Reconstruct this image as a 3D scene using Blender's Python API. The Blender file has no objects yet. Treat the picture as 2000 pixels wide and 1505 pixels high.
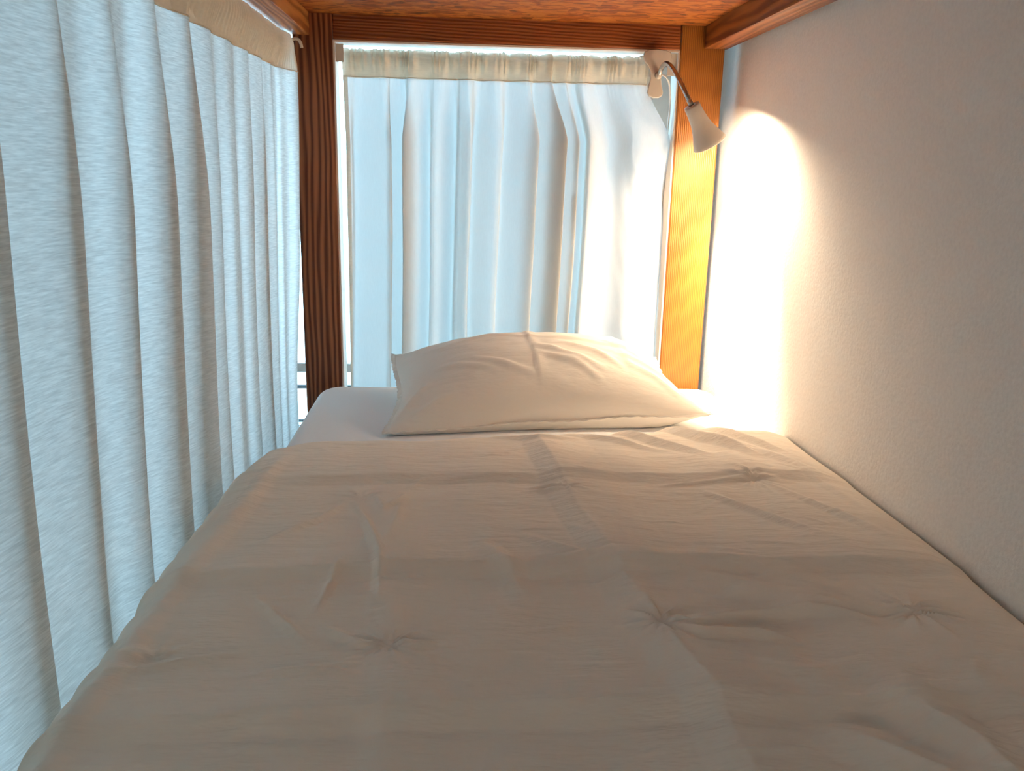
import bpy, bmesh, math, random
import numpy as np
from mathutils import Vector, Matrix

C = bpy.context.scene.collection
SC = bpy.context.scene

# ------------------------------------------------------------------ camera
CAM_Z = 1.08
cam_d = bpy.data.cameras.new('camera')
cam_d.sensor_width = 36.0
cam_d.lens = 36.0 * 1650.0 / 2000.0
cam_d.clip_start = 0.01
cam = bpy.data.objects.new('camera', cam_d)
C.objects.link(cam)
_f = 1650.0
_Y = Vector((-98, 425.5, _f)).normalized()          # bed direction seen from the camera (right, up, forward)
_Z = -Vector((-144, -6431, _f)).normalized()
_Z = (_Z - _Y * _Z.dot(_Y)).normalized()
_X = _Z.cross(_Y)
if _X.x < 0:
    _X = -_X
right = Vector((_X.x, _Y.x, _Z.x)); up = Vector((_X.y, _Y.y, _Z.y)); fwd = Vector((_X.z, _Y.z, _Z.z))
M = Matrix((right, up, -fwd)).transposed().to_4x4()
M.translation = Vector((0, 0, CAM_Z))
cam.matrix_world = M
SC.camera = cam

# ------------------------------------------------------------------ world, exposure
W = bpy.data.worlds.new('overcast_sky'); SC.world = W; W.use_nodes = True
bg = W.node_tree.nodes['Background']
bg.inputs['Color'].default_value = (0.52, 0.83, 1.0, 1)
bg.inputs['Strength'].default_value = 5.8
SC.view_settings.view_transform = 'Standard'
SC.view_settings.look = 'None'
SC.view_settings.gamma = 1.0
SC.view_settings.use_curve_mapping = False
SC.view_settings.exposure = 0.95
SC.cycles.max_bounces = 9
SC.cycles.diffuse_bounces = 6
SC.cycles.transmission_bounces = 6
SC.cycles.sample_clamp_indirect = 6.0
SC.cycles.adaptive_threshold = 0.05
SC.cycles.adaptive_min_samples = 20
SC.cycles.use_light_tree = False
SC.cycles.caustics_reflective = False
SC.cycles.caustics_refractive = False
FILL_STRENGTH = 15.0  # glow of the added fill light behind the viewer
LAMP_SPOT = 68.0
LAMP_SPILL = 8.5
LAMP_COL = (1.0, 0.77, 0.52)

# sky portal over the window opening
pl = bpy.data.lights.new('window_sky_portal', 'AREA'); pl.shape = 'RECTANGLE'; pl.size = 2.78; pl.size_y = 1.9
pl.cycles.is_portal = True
plo = bpy.data.objects.new('window_sky_portal', pl); C.objects.link(plo)
plo.location = (-0.81, 2.37, 1.27); plo.rotation_euler = (math.radians(90), 0, math.pi)   # faces -y

# ------------------------------------------------------------------ materials
def nodes(m):
    m.use_nodes = True
    nt = m.node_tree
    for n in list(nt.nodes):
        nt.nodes.remove(n)
    out = nt.nodes.new('ShaderNodeOutputMaterial')
    return nt, out

def N(nt, kind, **kw):
    n = nt.nodes.new(kind)
    for k, v in kw.items():
        if k in n.inputs.keys():
            n.inputs[k].default_value = v
        else:
            setattr(n, k, v)
    return n

def coords(nt, scale=(1, 1, 1), rot=(0, 0, 0), loc=(0, 0, 0)):
    tc = nt.nodes.new('ShaderNodeTexCoord'); mp = nt.nodes.new('ShaderNodeMapping')
    mp.inputs['Scale'].default_value = scale; mp.inputs['Rotation'].default_value = rot; mp.inputs['Location'].default_value = loc
    nt.links.new(tc.outputs['Object'], mp.inputs['Vector'])
    return mp.outputs['Vector']

def ramp(nt, src, stops):
    r = nt.nodes.new('ShaderNodeValToRGB')
    e = r.color_ramp.elements
    while len(e) < len(stops):
        e.new(0.5)
    for i, (p, c) in enumerate(stops):
        e[i].position = p; e[i].color = (*c, 1)
    nt.links.new(src, r.inputs['Fac'])
    return r.outputs['Color']

def bump(nt, h, strength, dist, prev=None):
    b = nt.nodes.new('ShaderNodeBump'); b.inputs['Strength'].default_value = strength; b.inputs['Distance'].default_value = dist
    nt.links.new(h, b.inputs['Height'])
    if prev is not None:
        nt.links.new(prev, b.inputs['Normal'])
    return b.outputs['Normal']

def mat_plain(name, col, rough=0.6, metal=0.0, spec=0.4):
    m = bpy.data.materials.new(name); nt, out = nodes(m)
    p = N(nt, 'ShaderNodeBsdfPrincipled'); p.inputs['Base Color'].default_value = (*col, 1)
    p.inputs['Roughness'].default_value = rough; p.inputs['Metallic'].default_value = metal
    p.inputs['Specular IOR Level'].default_value = spec
    nz = N(nt, 'ShaderNodeTexNoise', Scale=40.0, Detail=1.0)
    nt.links.new(coords(nt), nz.inputs['Vector'])
    c = ramp(nt, nz.outputs['Fac'], [(0.3, tuple(x * 0.95 for x in col)), (0.7, col)])
    nt.links.new(c, p.inputs['Base Color'])
    nt.links.new(p.outputs[0], out.inputs[0])
    return m

def mat_wood(name, axis, dark, light, bands=45.0, contrast=(0.3, 0.7), rough=0.42, seed=0.0, knot=0.0, distort=5.0):
    """grain runs along 'axis'; growth rings are distorted bands across it"""
    m = bpy.data.materials.new(name); nt, out = nodes(m)
    sc = {'x': (0.12, 1, 1), 'y': (1, 0.12, 1), 'z': (1, 1, 0.10)}[axis]
    rot = {'x': (0, math.radians(75), 0), 'y': (0, math.radians(40), 0), 'z': (0, 0, math.radians(18))}[axis]
    st = coords(nt, sc, loc=(seed, seed * 1.7, seed * 0.6))
    mp2 = nt.nodes.new('ShaderNodeMapping'); mp2.inputs['Rotation'].default_value = rot; nt.links.new(st, mp2.inputs['Vector'])
    v = mp2.outputs['Vector']
    big = N(nt, 'ShaderNodeTexNoise', Scale=30.0 + knot, Detail=2.0, Roughness=0.5)
    nt.links.new(v, big.inputs['Vector'])
    wv = N(nt, 'ShaderNodeTexWave', wave_type='BANDS', bands_direction='X', wave_profile='SIN', Scale=bands, Distortion=distort, Detail=2.0)
    wv.inputs['Detail Scale'].default_value = 0.9
    nt.links.new(v, wv.inputs['Vector'])
    sc2 = {'x': (3, 420, 420), 'y': (420, 3, 420), 'z': (420, 420, 3)}[axis]
    fine = N(nt, 'ShaderNodeTexNoise', Scale=1.0, Detail=3.0, Roughness=0.6)
    nt.links.new(coords(nt, sc2), fine.inputs['Vector'])
    mx = N(nt, 'ShaderNodeMath', operation='MULTIPLY_ADD'); nt.links.new(fine.outputs['Fac'], mx.inputs[0]); mx.inputs[1].default_value = 0.55
    nt.links.new(wv.outputs['Fac'], mx.inputs[2])
    mx2 = N(nt, 'ShaderNodeMath', operation='MULTIPLY_ADD'); nt.links.new(big.outputs['Fac'], mx2.inputs[0]); mx2.inputs[1].default_value = 0.9
    nt.links.new(mx.outputs[0], mx2.inputs[2])
    mr = N(nt, 'ShaderNodeMapRange'); nt.links.new(mx2.outputs[0], mr.inputs['Value'])
    mr.inputs['From Min'].default_value = 0.35; mr.inputs['From Max'].default_value = 1.95
    mid = tuple((a + b) / 2 for a, b in zip(dark, light))
    col = ramp(nt, mr.outputs[0], [(contrast[0], dark), (0.5, mid), (contrast[1], light)])
    p = N(nt, 'ShaderNodeBsdfPrincipled', Roughness=rough)
    p.inputs['Specular IOR Level'].default_value = 0.35
    nt.links.new(col, p.inputs['Base Color'])
    nt.links.new(bump(nt, mr.outputs[0], 0.35, 0.002), p.inputs['Normal'])
    nt.links.new(p.outputs[0], out.inputs[0])
    return m

def mat_osb(name):
    m = bpy.data.materials.new(name); nt, out = nodes(m)
    cols = []
    hs = []
    for i, rot in enumerate((0.25, -0.5, 0.9)):
        vo = N(nt, 'ShaderNodeTexVoronoi', Scale=1.0, Randomness=1.0)
        nz = N(nt, 'ShaderNodeTexNoise', Scale=22.0, Detail=2.0)
        nt.links.new(coords(nt), nz.inputs['Vector'])
        ad = N(nt, 'ShaderNodeMixRGB', blend_type='ADD'); ad.inputs['Fac'].default_value = 1.0
        nt.links.new(coords(nt, (22 + 9 * i, 95 - 12 * i, 1), (0, 0, rot)), ad.inputs[1])
        sc = N(nt, 'ShaderNodeVectorMath', operation='SCALE'); sc.inputs['Scale'].default_value = 2.2
        nt.links.new(nz.outputs['Color'], sc.inputs[0]); nt.links.new(sc.outputs[0], ad.inputs[2])
        nt.links.new(ad.outputs[0], vo.inputs['Vector'])
        sep = N(nt, 'ShaderNodeSeparateColor'); nt.links.new(vo.outputs['Color'], sep.inputs[0])
        hs.append((sep.outputs[0], sep.outputs[1]))
    pick = N(nt, 'ShaderNodeMath', operation='MAXIMUM'); nt.links.new(hs[0][0], pick.inputs[0])
    nt.links.new(hs[1][0], pick.inputs[1])
    pm = N(nt, 'ShaderNodeMath', operation='ADD'); nt.links.new(pick.outputs[0], pm.inputs[0]); nt.links.new(hs[2][0], pm.inputs[1])
    hf = N(nt, 'ShaderNodeMath', operation='MULTIPLY'); nt.links.new(pm.outputs[0], hf.inputs[0]); hf.inputs[1].default_value = 0.5
    fine = N(nt, 'ShaderNodeTexNoise', Scale=1.0, Detail=4.0); nt.links.new(coords(nt, (60, 300, 60)), fine.inputs['Vector'])
    a2 = N(nt, 'ShaderNodeMath', operation='MULTIPLY_ADD'); nt.links.new(fine.outputs['Fac'], a2.inputs[0]); a2.inputs[1].default_value = 0.5
    nt.links.new(hf.outputs[0], a2.inputs[2])
    col = ramp(nt, a2.outputs[0], [(0.35, (0.045, 0.009, 0.001)), (0.60, (0.155, 0.034, 0.004)), (0.82, (0.24, 0.060, 0.008)), (1.0, (0.36, 0.12, 0.02))])
    p = N(nt, 'ShaderNodeBsdfPrincipled', Roughness=0.55); p.inputs['Specular IOR Level'].default_value = 0.25
    nt.links.new(col, p.inputs['Base Color'])
    nt.links.new(bump(nt, a2.outputs[0], 0.8, 0.003), p.inputs['Normal'])
    nt.links.new(p.outputs[0], out.inputs[0])
    return m

def mat_cloth(name, col, trans_col, trans, weave=(900, 900, 900), slub=(30, 30, 900), slub_amt=0.25, bump_s=0.15, wrinkle=0.0):
    """woven cloth: diffuse front, thread-dependent translucency"""
    m = bpy.data.materials.new(name); nt, out = nodes(m)
    sl = N(nt, 'ShaderNodeTexNoise', Scale=1.0, Detail=2.0, Roughness=0.65); nt.links.new(coords(nt, slub), sl.inputs['Vector'])
    mr = N(nt, 'ShaderNodeMapRange'); nt.links.new(sl.outputs['Fac'], mr.inputs['Value'])
    mr.inputs['From Min'].default_value = 0.3; mr.inputs['From Max'].default_value = 0.7
    mr.inputs['To Min'].default_value = 1.0 - slub_amt; mr.inputs['To Max'].default_value = 1.0
    nrm = None
    if wrinkle > 0:
        w2 = N(nt, 'ShaderNodeTexNoise', Scale=1.0, Detail=3.0, Roughness=0.55); nt.links.new(coords(nt, (16, 58, 30)), w2.inputs['Vector'])
        nrm = bump(nt, w2.outputs['Fac'], wrinkle, 0.006, nrm)
    d = N(nt, 'ShaderNodeBsdfDiffuse'); d.inputs['Color'].default_value = (*col, 1); d.inputs['Roughness'].default_value = 0.6
    if nrm is not None: nt.links.new(nrm, d.inputs['Normal'])
    last = d.outputs[0]
    if trans > 0:
        t = N(nt, 'ShaderNodeBsdfTranslucent')
        mc = N(nt, 'ShaderNodeMixRGB', blend_type='MULTIPLY'); mc.inputs['Fac'].default_value = 1.0
        mc.inputs[1].default_value = (*trans_col, 1); nt.links.new(mr.outputs[0], mc.inputs[2])
        nt.links.new(mc.outputs[0], t.inputs['Color'])
        if nrm is not None: nt.links.new(nrm, t.inputs['Normal'])
        mix = N(nt, 'ShaderNodeMixShader'); mix.inputs[0].default_value = trans
        nt.links.new(last, mix.inputs[1]); nt.links.new(t.outputs[0], mix.inputs[2])
        last = mix.outputs[0]
    nt.links.new(last, out.inputs[0])
    return m

def mat_plaster(name, col):
    m = bpy.data.materials.new(name); nt, out = nodes(m)
    a = N(nt, 'ShaderNodeTexNoise', Scale=170.0, Detail=4.0, Roughness=0.6); nt.links.new(coords(nt), a.inputs['Vector'])
    b = N(nt, 'ShaderNodeTexVoronoi', Scale=150.0, Randomness=1.0); nt.links.new(coords(nt), b.inputs['Vector'])
    s = N(nt, 'ShaderNodeMath', operation='MULTIPLY_ADD'); nt.links.new(b.outputs['Distance'], s.inputs[0]); s.inputs[1].default_value = -0.5
    nt.links.new(a.outputs['Fac'], s.inputs[2])
    p = N(nt, 'ShaderNodeBsdfPrincipled', Roughness=0.85); p.inputs['Specular IOR Level'].default_value = 0.15
    c = ramp(nt, a.outputs['Fac'], [(0.3, tuple(x * 0.94 for x in col)), (0.6, col)])
    nt.links.new(c, p.inputs['Base Color'])
    nt.links.new(bump(nt, s.outputs[0], 0.30, 0.0016), p.inputs['Normal'])
    nt.links.new(p.outputs[0], out.inputs[0])
    return m

def mat_glass(name):
    m = bpy.data.materials.new(name); nt, out = nodes(m)
    t = N(nt, 'ShaderNodeBsdfTransparent'); t.inputs['Color'].default_value = (0.95, 0.98, 1.0, 1)
    g = N(nt, 'ShaderNodeBsdfGlossy', Roughness=0.02)
    fr = N(nt, 'ShaderNodeFresnel', IOR=1.45)
    mx = N(nt, 'ShaderNodeMixShader'); nt.links.new(fr.outputs[0], mx.inputs[0]); nt.links.new(t.outputs[0], mx.inputs[1]); nt.links.new(g.outputs[0], mx.inputs[2])
    nt.links.new(mx.outputs[0], out.inputs[0])
    return m

def mat_emit(name, col, s):
    m = bpy.data.materials.new(name); nt, out = nodes(m)
    e = N(nt, 'ShaderNodeEmission', Strength=s); e.inputs['Color'].default_value = (*col, 1)
    nt.links.new(e.outputs[0], out.inputs[0])
    return m

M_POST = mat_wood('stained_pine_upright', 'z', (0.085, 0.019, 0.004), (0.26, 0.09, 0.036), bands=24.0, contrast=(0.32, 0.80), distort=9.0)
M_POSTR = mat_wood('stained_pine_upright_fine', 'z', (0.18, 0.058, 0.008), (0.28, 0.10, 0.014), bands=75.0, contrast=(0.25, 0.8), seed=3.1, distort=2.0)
M_BEAM = mat_wood('stained_pine_crosswise', 'x', (0.13, 0.030, 0.006), (0.21, 0.058, 0.012), bands=48.0, contrast=(0.25, 0.85), seed=1.3, distort=5.0)
M_RAIL = mat_wood('stained_pine_lengthwise', 'y', (0.19, 0.05, 0.010), (0.40, 0.16, 0.042), bands=26.0, contrast=(0.25, 0.8), seed=2.2, distort=9.0)
M_RAILR = mat_wood('stained_pine_lengthwise_right', 'y', (0.13, 0.032, 0.007), (0.30, 0.10, 0.022), bands=24.0, contrast=(0.25, 0.8), seed=5.2, distort=8.0)
M_RAW = mat_wood('raw_sawn_pine', 'y', (0.62, 0.38, 0.17), (0.78, 0.52, 0.26), bands=60.0, contrast=(0.2, 0.8), seed=7.2, distort=2.0)
M_RAWL = mat_wood('raw_weathered_pine', 'y', (0.58, 0.50, 0.42), (0.86, 0.79, 0.70), bands=60.0, contrast=(0.2, 0.8), seed=8.2, distort=2.0)
M_PALE = mat_plain('pale_painted_strip', (0.66, 0.58, 0.50), 0.6)
M_OSB = mat_osb('oriented_strand_board')
M_WALL = mat_plaster('white_roughcast_plaster', (0.80, 0.77, 0.73))
M_WALL2 = mat_plaster('white_room_plaster', (0.80, 0.79, 0.77))
M_FLOOR = mat_wood('oak_floor', 'y', (0.30, 0.19, 0.10), (0.48, 0.33, 0.19), bands=20.0)
M_UPVC = mat_plain('white_window_plastic', (0.80, 0.81, 0.82), 0.35)
M_GLASS = mat_glass('window_glass')
M_DARK = mat_plain('dark_metal', (0.02, 0.025, 0.03), 0.5)
M_TERR = mat_plain('pale_terrace_concrete', (0.80, 0.80, 0.79), 0.9)
M_CURT = mat_cloth('white_cotton_curtain', (0.66, 0.63, 0.58), (0.88, 0.93, 0.95), 0.235, slub=(400, 400, 60), slub_amt=0.12)
M_SIDE = mat_cloth('slubby_linen_curtain', (0.78, 0.74, 0.69), (1.0, 1.0, 1.0), 0.69, slub=(80, 40, 560), slub_amt=0.34)
M_HEAD = mat_cloth('doubled_curtain_heading', (0.80, 0.72, 0.60), (0.93, 0.85, 0.74), 0.36, slub=(60, 60, 300), slub_amt=0.2)
M_SHEET = mat_cloth('white_fitted_sheet', (0.87, 0.88, 0.89), (1, 1, 1), 0.0, wrinkle=0.05)
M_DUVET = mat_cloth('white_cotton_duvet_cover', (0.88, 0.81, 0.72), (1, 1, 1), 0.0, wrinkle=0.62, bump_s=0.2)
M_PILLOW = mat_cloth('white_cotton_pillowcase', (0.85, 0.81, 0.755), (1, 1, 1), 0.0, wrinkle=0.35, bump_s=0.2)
M_LAMP = mat_plain('cream_lamp_plastic', (0.52, 0.475, 0.42), 0.42)
M_STEEL = mat_plain('brushed_steel', (0.52, 0.48, 0.44), 0.28, 1.0)
M_BULB = mat_emit('lit_bulb_glass', (1.0, 0.82, 0.58), 25.0)
M_SCREW = mat_plain('zinc_screw', (0.45, 0.43, 0.40), 0.4, 0.9)

# ------------------------------------------------------------------ helpers
def mesh_obj(name, bm, mat, parent=None, smooth=False):
    me = bpy.data.meshes.new(name)
    bmesh.ops.recalc_face_normals(bm, faces=bm.faces)
    bm.to_mesh(me); bm.free()
    return link(name, me, mat, parent, smooth)

def link(name, me, mat, parent=None, smooth=False):
    me.materials.append(mat)
    if smooth:
        for p in me.polygons:
            p.use_smooth = True
    o = bpy.data.objects.new(name, me); C.objects.link(o)
    if parent is not None:
        o.parent = parent
        w = parent.matrix_basis
        q = parent
        mw = q.matrix_basis.copy()
        while q.parent:
            q = q.parent; mw = q.matrix_basis @ mw
        o.matrix_parent_inverse = mw.inverted()
    return o

def tag(o, label, cat=None, group=None, kind=None):
    o['label'] = label
    if cat: o['category'] = cat
    if group: o['group'] = group
    if kind: o['kind'] = kind
    return o

def thing(name, loc, label, cat, group=None):
    o = bpy.data.objects.new(name, None); C.objects.link(o); o.location = loc
    o.empty_display_size = 0.05
    return tag(o, label, cat, group)

def bx(x0, x1, y0, y1, z0, z1, bev=0.0, seg=2):
    bm = bmesh.new()
    vs = [bm.verts.new((x, y, z)) for x in (x0, x1) for y in (y0, y1) for z in (z0, z1)]
    for f in ((0, 1, 3, 2), (4, 6, 7, 5), (0, 4, 5, 1), (2, 3, 7, 6), (0, 2, 6, 4), (1, 5, 7, 3)):
        bm.faces.new([vs[i] for i in f])
    if bev > 0:
        bmesh.ops.bevel(bm, geom=list(bm.edges), offset=bev, segments=seg, affect='EDGES', profile=0.5)
    return bm

def box(name, dims, mat, parent=None, bev=0.0):
    return mesh_obj(name, bx(*dims, bev=bev), mat, parent)

def tube(pts, r, n=12, closed_ends=True, bm=None):
    bm = bm or bmesh.new()
    pts = [Vector(p) for p in pts]
    rr = r if isinstance(r, (list, tuple)) else [r] * len(pts)
    rings = []
    ref = Vector((0, 0, 1))
    prev = None
    for i, p in enumerate(pts):
        t = (pts[min(i + 1, len(pts) - 1)] - pts[max(i - 1, 0)]).normalized()
        if prev is None:
            a = t.cross(ref)
            if a.length < 0.1: a = t.cross(Vector((1, 0, 0)))
            a.normalize()
        else:
            a = (prev - t * prev.dot(t)).normalized()
        prev = a
        b = t.cross(a)
        rings.append([bm.verts.new(p + (a * math.cos(2 * math.pi * k / n) + b * math.sin(2 * math.pi * k / n)) * rr[i]) for k in range(n)])
    for i in range(len(rings) - 1):
        for k in range(n):
            bm.faces.new((rings[i][k], rings[i][(k + 1) % n], rings[i + 1][(k + 1) % n], rings[i + 1][k]))
    if closed_ends:
        bm.faces.new(rings[0][::-1]); bm.faces.new(rings[-1])
    return bm

def bez(p0, p1, p2, p3, n=16):
    out = []
    for i in range(n + 1):
        t = i / n; s = 1 - t
        out.append(tuple(s**3 * a + 3 * s * s * t * b + 3 * s * t * t * c + t**3 * d for a, b, c, d in zip(p0, p1, p2, p3)))
    return out

def grid_mesh(name, P, mat, parent=None, closed=False):
    """P: array (nu, nv, 3)"""
    nu, nv, _ = P.shape
    idx = np.arange(nu * nv).reshape(nu, nv)
    q = np.stack([idx[:-1, :-1], idx[1:, :-1], idx[1:, 1:], idx[:-1, 1:]], -1).reshape(-1, 4)
    me = bpy.data.meshes.new(name)
    me.from_pydata(P.reshape(-1, 3).tolist(), [], q.tolist())
    me.update()
    return link(name, me, mat, parent, True)

def extrude_outline(pts, y0, y1, bev=0.0):
    """pts in (x,z); solid between y0 and y1"""
    bm = bmesh.new()
    a = [bm.verts.new((x, y0, z)) for x, z in pts]; b = [bm.verts.new((x, y1, z)) for x, z in pts]
    f1 = bm.faces.new(a); f2 = bm.faces.new(b[::-1])
    n = len(pts)
    for i in range(n):
        bm.faces.new((a[i], b[i], b[(i + 1) % n], a[(i + 1) % n]))
    bmesh.ops.recalc_face_normals(bm, faces=bm.faces)
    if bev:
        es = [e for e in bm.edges if abs(e.verts[0].co.y - e.verts[1].co.y) < 1e-7]
        bmesh.ops.bevel(bm, geom=es, offset=bev, segments=3, affect='EDGES', profile=0.5)
    return bm

_rng = np.random.RandomState(11)
_perm = _rng.permutation(512)
_gx = np.cos(_rng.rand(512) * 6.28318); _gy = np.sin(_rng.rand(512) * 6.28318)
def noise2(x, y, seed=0):
    """gradient noise, roughly -0.7..0.7"""
    xi = np.floor(x).astype(int); yi = np.floor(y).astype(int)
    xf = x - xi; yf = y - yi
    def g(ix, iy, fx, fy):
        h = _perm[(_perm[(ix + seed * 57) % 512] + iy) % 512]
        return _gx[h] * fx + _gy[h] * fy
    u = xf**3 * (xf * (xf * 6 - 15) + 10); v = yf**3 * (yf * (yf * 6 - 15) + 10)
    a = g(xi, yi, xf, yf); b = g(xi + 1, yi, xf - 1, yf); c = g(xi, yi + 1, xf, yf - 1); d = g(xi + 1, yi + 1, xf - 1, yf - 1)
    return (a * (1 - u) + b * u) * (1 - v) + (c * (1 - u) + d * u) * v

def seg_dist(X, Y, pts):
    """distance to a polyline, parameter 0..1 along it, signed side"""
    best = np.full(X.shape, 1e9); par = np.zeros(X.shape); side = np.zeros(X.shape)
    L = [0]
    for a, b in zip(pts[:-1], pts[1:]): L.append(L[-1] + math.hypot(b[0] - a[0], b[1] - a[1]))
    for i, (a, b) in enumerate(zip(pts[:-1], pts[1:])):
        dx, dy = b[0] - a[0], b[1] - a[1]; l2 = dx * dx + dy * dy
        t = np.clip(((X - a[0]) * dx + (Y - a[1]) * dy) / l2, 0, 1)
        ex = X - a[0] - t * dx; ey = Y - a[1] - t * dy
        d = np.hypot(ex, ey)
        s = np.sign(dx * (Y - a[1]) - dy * (X - a[0]))
        m = d < best
        best = np.where(m, d, best); par = np.where(m, (L[i] + t * (L[i + 1] - L[i])) / L[-1], par); side = np.where(m, s, side)
    return best, par, side

def ridge(X, Y, pts, w, a, sharp=1.0, taper=0.25, wside=None):
    d, t, s = seg_dist(X, Y, pts)
    ww = np.where(s > 0, w, wside if wside else w)
    fade = np.clip(np.minimum(t, 1 - t) / taper, 0, 1) ** 0.7 if taper > 0 else 1.0
    base = np.clip(1 - d / ww, 0, 1)
    prof = base if sharp >= 1 else base * base * (3 - 2 * base)
    return a * prof * fade

def smooth(x):
    x = np.clip(x, 0, 1); return x * x * (3 - 2 * x)

# ================================================================== SETTING
WX = 0.625            # plaster wall beside the bed
FY = 2.24             # inner face of the window wall
def structure(o, label=None):
    o['kind'] = 'structure'
    if label: o['label'] = label
    return o
structure(box('floor', (-3.0, WX + 0.15, -2.2, FY + 0.2, -0.1, 0.0), M_FLOOR), 'wooden floor below the bunk bed')
structure(box('ceiling', (-3.0, WX + 0.15, -2.2, FY + 0.2, 2.5, 2.6), M_WALL2), 'white ceiling above the bunk')
structure(box('wall_right', (WX, WX + 0.15, -2.2, FY + 0.2, 0.0, 2.5), M_WALL), 'white roughcast plaster wall along the right side of the bed')
structure(box('wall_left', (-3.15, -3.0, -2.2, FY + 0.2, 0.0, 2.5), M_WALL2), 'white wall on the far side of the room')
structure(box('wall_near', (-3.0, WX, -2.35, -2.2, 0.0, 2.5), M_WALL2), 'white wall behind the foot of the bed')
WX0, WX1, WZ0, WZ1 = -2.2, 0.575, 0.32, 2.22
bm = bmesh.new()
for d in ((-3.0, WX0, FY, FY + 0.16, 0, 2.5), (WX1, WX, FY, FY + 0.16, 0, 2.5), (WX0, WX1, FY, FY + 0.16, 0, WZ0), (WX0, WX1, FY, FY + 0.16, WZ1, 2.5)):
    b2 = bx(*d); me = bpy.data.meshes.new('t'); b2.to_mesh(me); b2.free(); bm.from_mesh(me); bpy.data.meshes.remove(me)
structure(mesh_obj('wall_far', bm, M_WALL2), 'white wall holding the window behind the head of the bed')

win = bpy.data.objects.new('window_1', None); C.objects.link(win); win.location = (-0.8, FY + 0.08, WZ0)
structure(win, 'bright white-framed window behind the head curtain')
GY = FY + 0.07
fr = 0.045
box('frame_jamb', (WX1 - 0.085, WX1, GY - 0.03, GY + 0.04, WZ0, WZ1), M_UPVC, win, 0.004)
box('frame_jamb', (WX0, WX0 + fr, GY - 0.03, GY + 0.04, WZ0, WZ1), M_UPVC, win, 0.004)
box('frame_rail', (WX0 + fr, WX1 - fr, GY - 0.03, GY + 0.04, WZ0, WZ0 + fr), M_UPVC, win, 0.004)
box('frame_rail', (WX0 + fr, WX1 - fr, GY - 0.03, GY + 0.04, WZ1 - fr, WZ1), M_UPVC, win, 0.004)
box('mullion', (-1.02, -0.95, GY - 0.03, GY + 0.04, WZ0 + fr, WZ1 - fr), M_UPVC, win, 0.004)
box('transom', (WX0 + fr, -1.02, GY - 0.02, GY + 0.03, 0.525, 0.55), M_UPVC, win, 0.003)
box('transom', (-0.95, WX1 - fr, GY - 0.02, GY + 0.03, 0.525, 0.55), M_UPVC, win, 0.003)
for x0, x1 in ((WX0 + fr, -1.02), (-0.95, WX1 - fr)):
    box('pane', (x0, x1, GY, GY + 0.006, 0.55, WZ1 - fr), M_GLASS, win)
    box('pane', (x0, x1, GY, GY + 0.006, WZ0 + fr, 0.525), M_GLASS, win)
structure(box('trim_1', (WX0 - 0.02, WX1 + 0.02, FY - 0.05, GY - 0.03, WZ0 - 0.03, WZ0), M_UPVC, None, 0.004), 'white window sill behind the bed')
t = box('terrace', (-6, 6, FY + 0.2, 9, -0.4, -0.2), M_TERR); structure(t, 'pale terrace outside the window')
pt = tag(box('sky_blocker', (0.66, 0.78, FY + 0.22, 4.6, -0.2, 2.7), M_WALL2), 'added white partition outside the window, blocking sky light on the right', 'partition')  # added outdoors to dim the sky behind the right of the curtain
rl = thing('balcony_railing', (-1, 3.0, -0.2), 'thin dark railing outside the window, glimpsed beside the left post', 'railing')
for z in (0.30, 0.17):
    mesh_obj('rail_bar', tube([(-5, 3.0, z), (3, 3.0, z)], 0.008, 8), M_DARK, rl)
for i in range(9):
    mesh_obj('baluster', tube([(-5 + i, 3.0, -0.2), (-5 + i, 3.0, 0.30)], 0.008, 8), M_DARK, rl)

# ================================================================== BUNK BED
PL0, PL1, PR0, PR1 = -0.372, -0.285, 0.4895, 0.590
PY0, PY1 = 2.0, 2.062
OSBZ = 1.398
bed = thing('bunk_bed', (0.1, 1.0, 0.0), 'stained wooden bunk bed frame with a strand board above the mattress', 'bunk bed')
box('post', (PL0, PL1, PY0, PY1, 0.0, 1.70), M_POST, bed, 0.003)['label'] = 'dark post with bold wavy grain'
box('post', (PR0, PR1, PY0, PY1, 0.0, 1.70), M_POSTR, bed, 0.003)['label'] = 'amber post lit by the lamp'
box('post', (PL0, PL1, -0.18, -0.118, 0.0, 1.70), M_POST, bed, 0.003)
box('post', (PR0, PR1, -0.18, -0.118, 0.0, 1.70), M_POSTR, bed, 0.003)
box('head_beam', (PL1 + 0.0005, PR0 - 0.0005, PY0 + 0.002, PY1 - 0.004, 1.346, 1.46), M_BEAM, bed, 0.003)
box('foot_beam', (PL1 + 0.0005, PR0 - 0.0005, -0.178, -0.12, 1.346, 1.46), M_BEAM, bed, 0.003)
r1 = box('side_rail', (-0.392, -0.334, -0.118, PY0, 1.353, 1.50), M_RAIL, bed, 0.002)
box('raw_underside', (-0.391, -0.335, -0.117, PY0 - 0.001, 1.3505, 1.353), M_RAWL, r1)['label'] = 'pale sawn underside of the rail'
r2 = box('side_rail', (0.543, 0.5865, -0.118, PY0, 1.3505, 1.50), M_RAILR, bed, 0.001)
box('raw_underside', (0.5435, 0.586, -0.117, PY0 - 0.001, 1.348, 1.3505), M_RAW, r2)['label'] = 'light sawn underside of the rail'
# lath screwed to the wall side of the right rail
box('wall_lath', (0.587, 0.603, -0.118, PY0 + 0.03, 1.3535, 1.40), M_RAILR, bed, 0.002)
box('strand_board', (-0.333, 0.542, -0.117, PY0 + 0.06, OSBZ, OSBZ + 0.018), M_OSB, bed)
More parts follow.
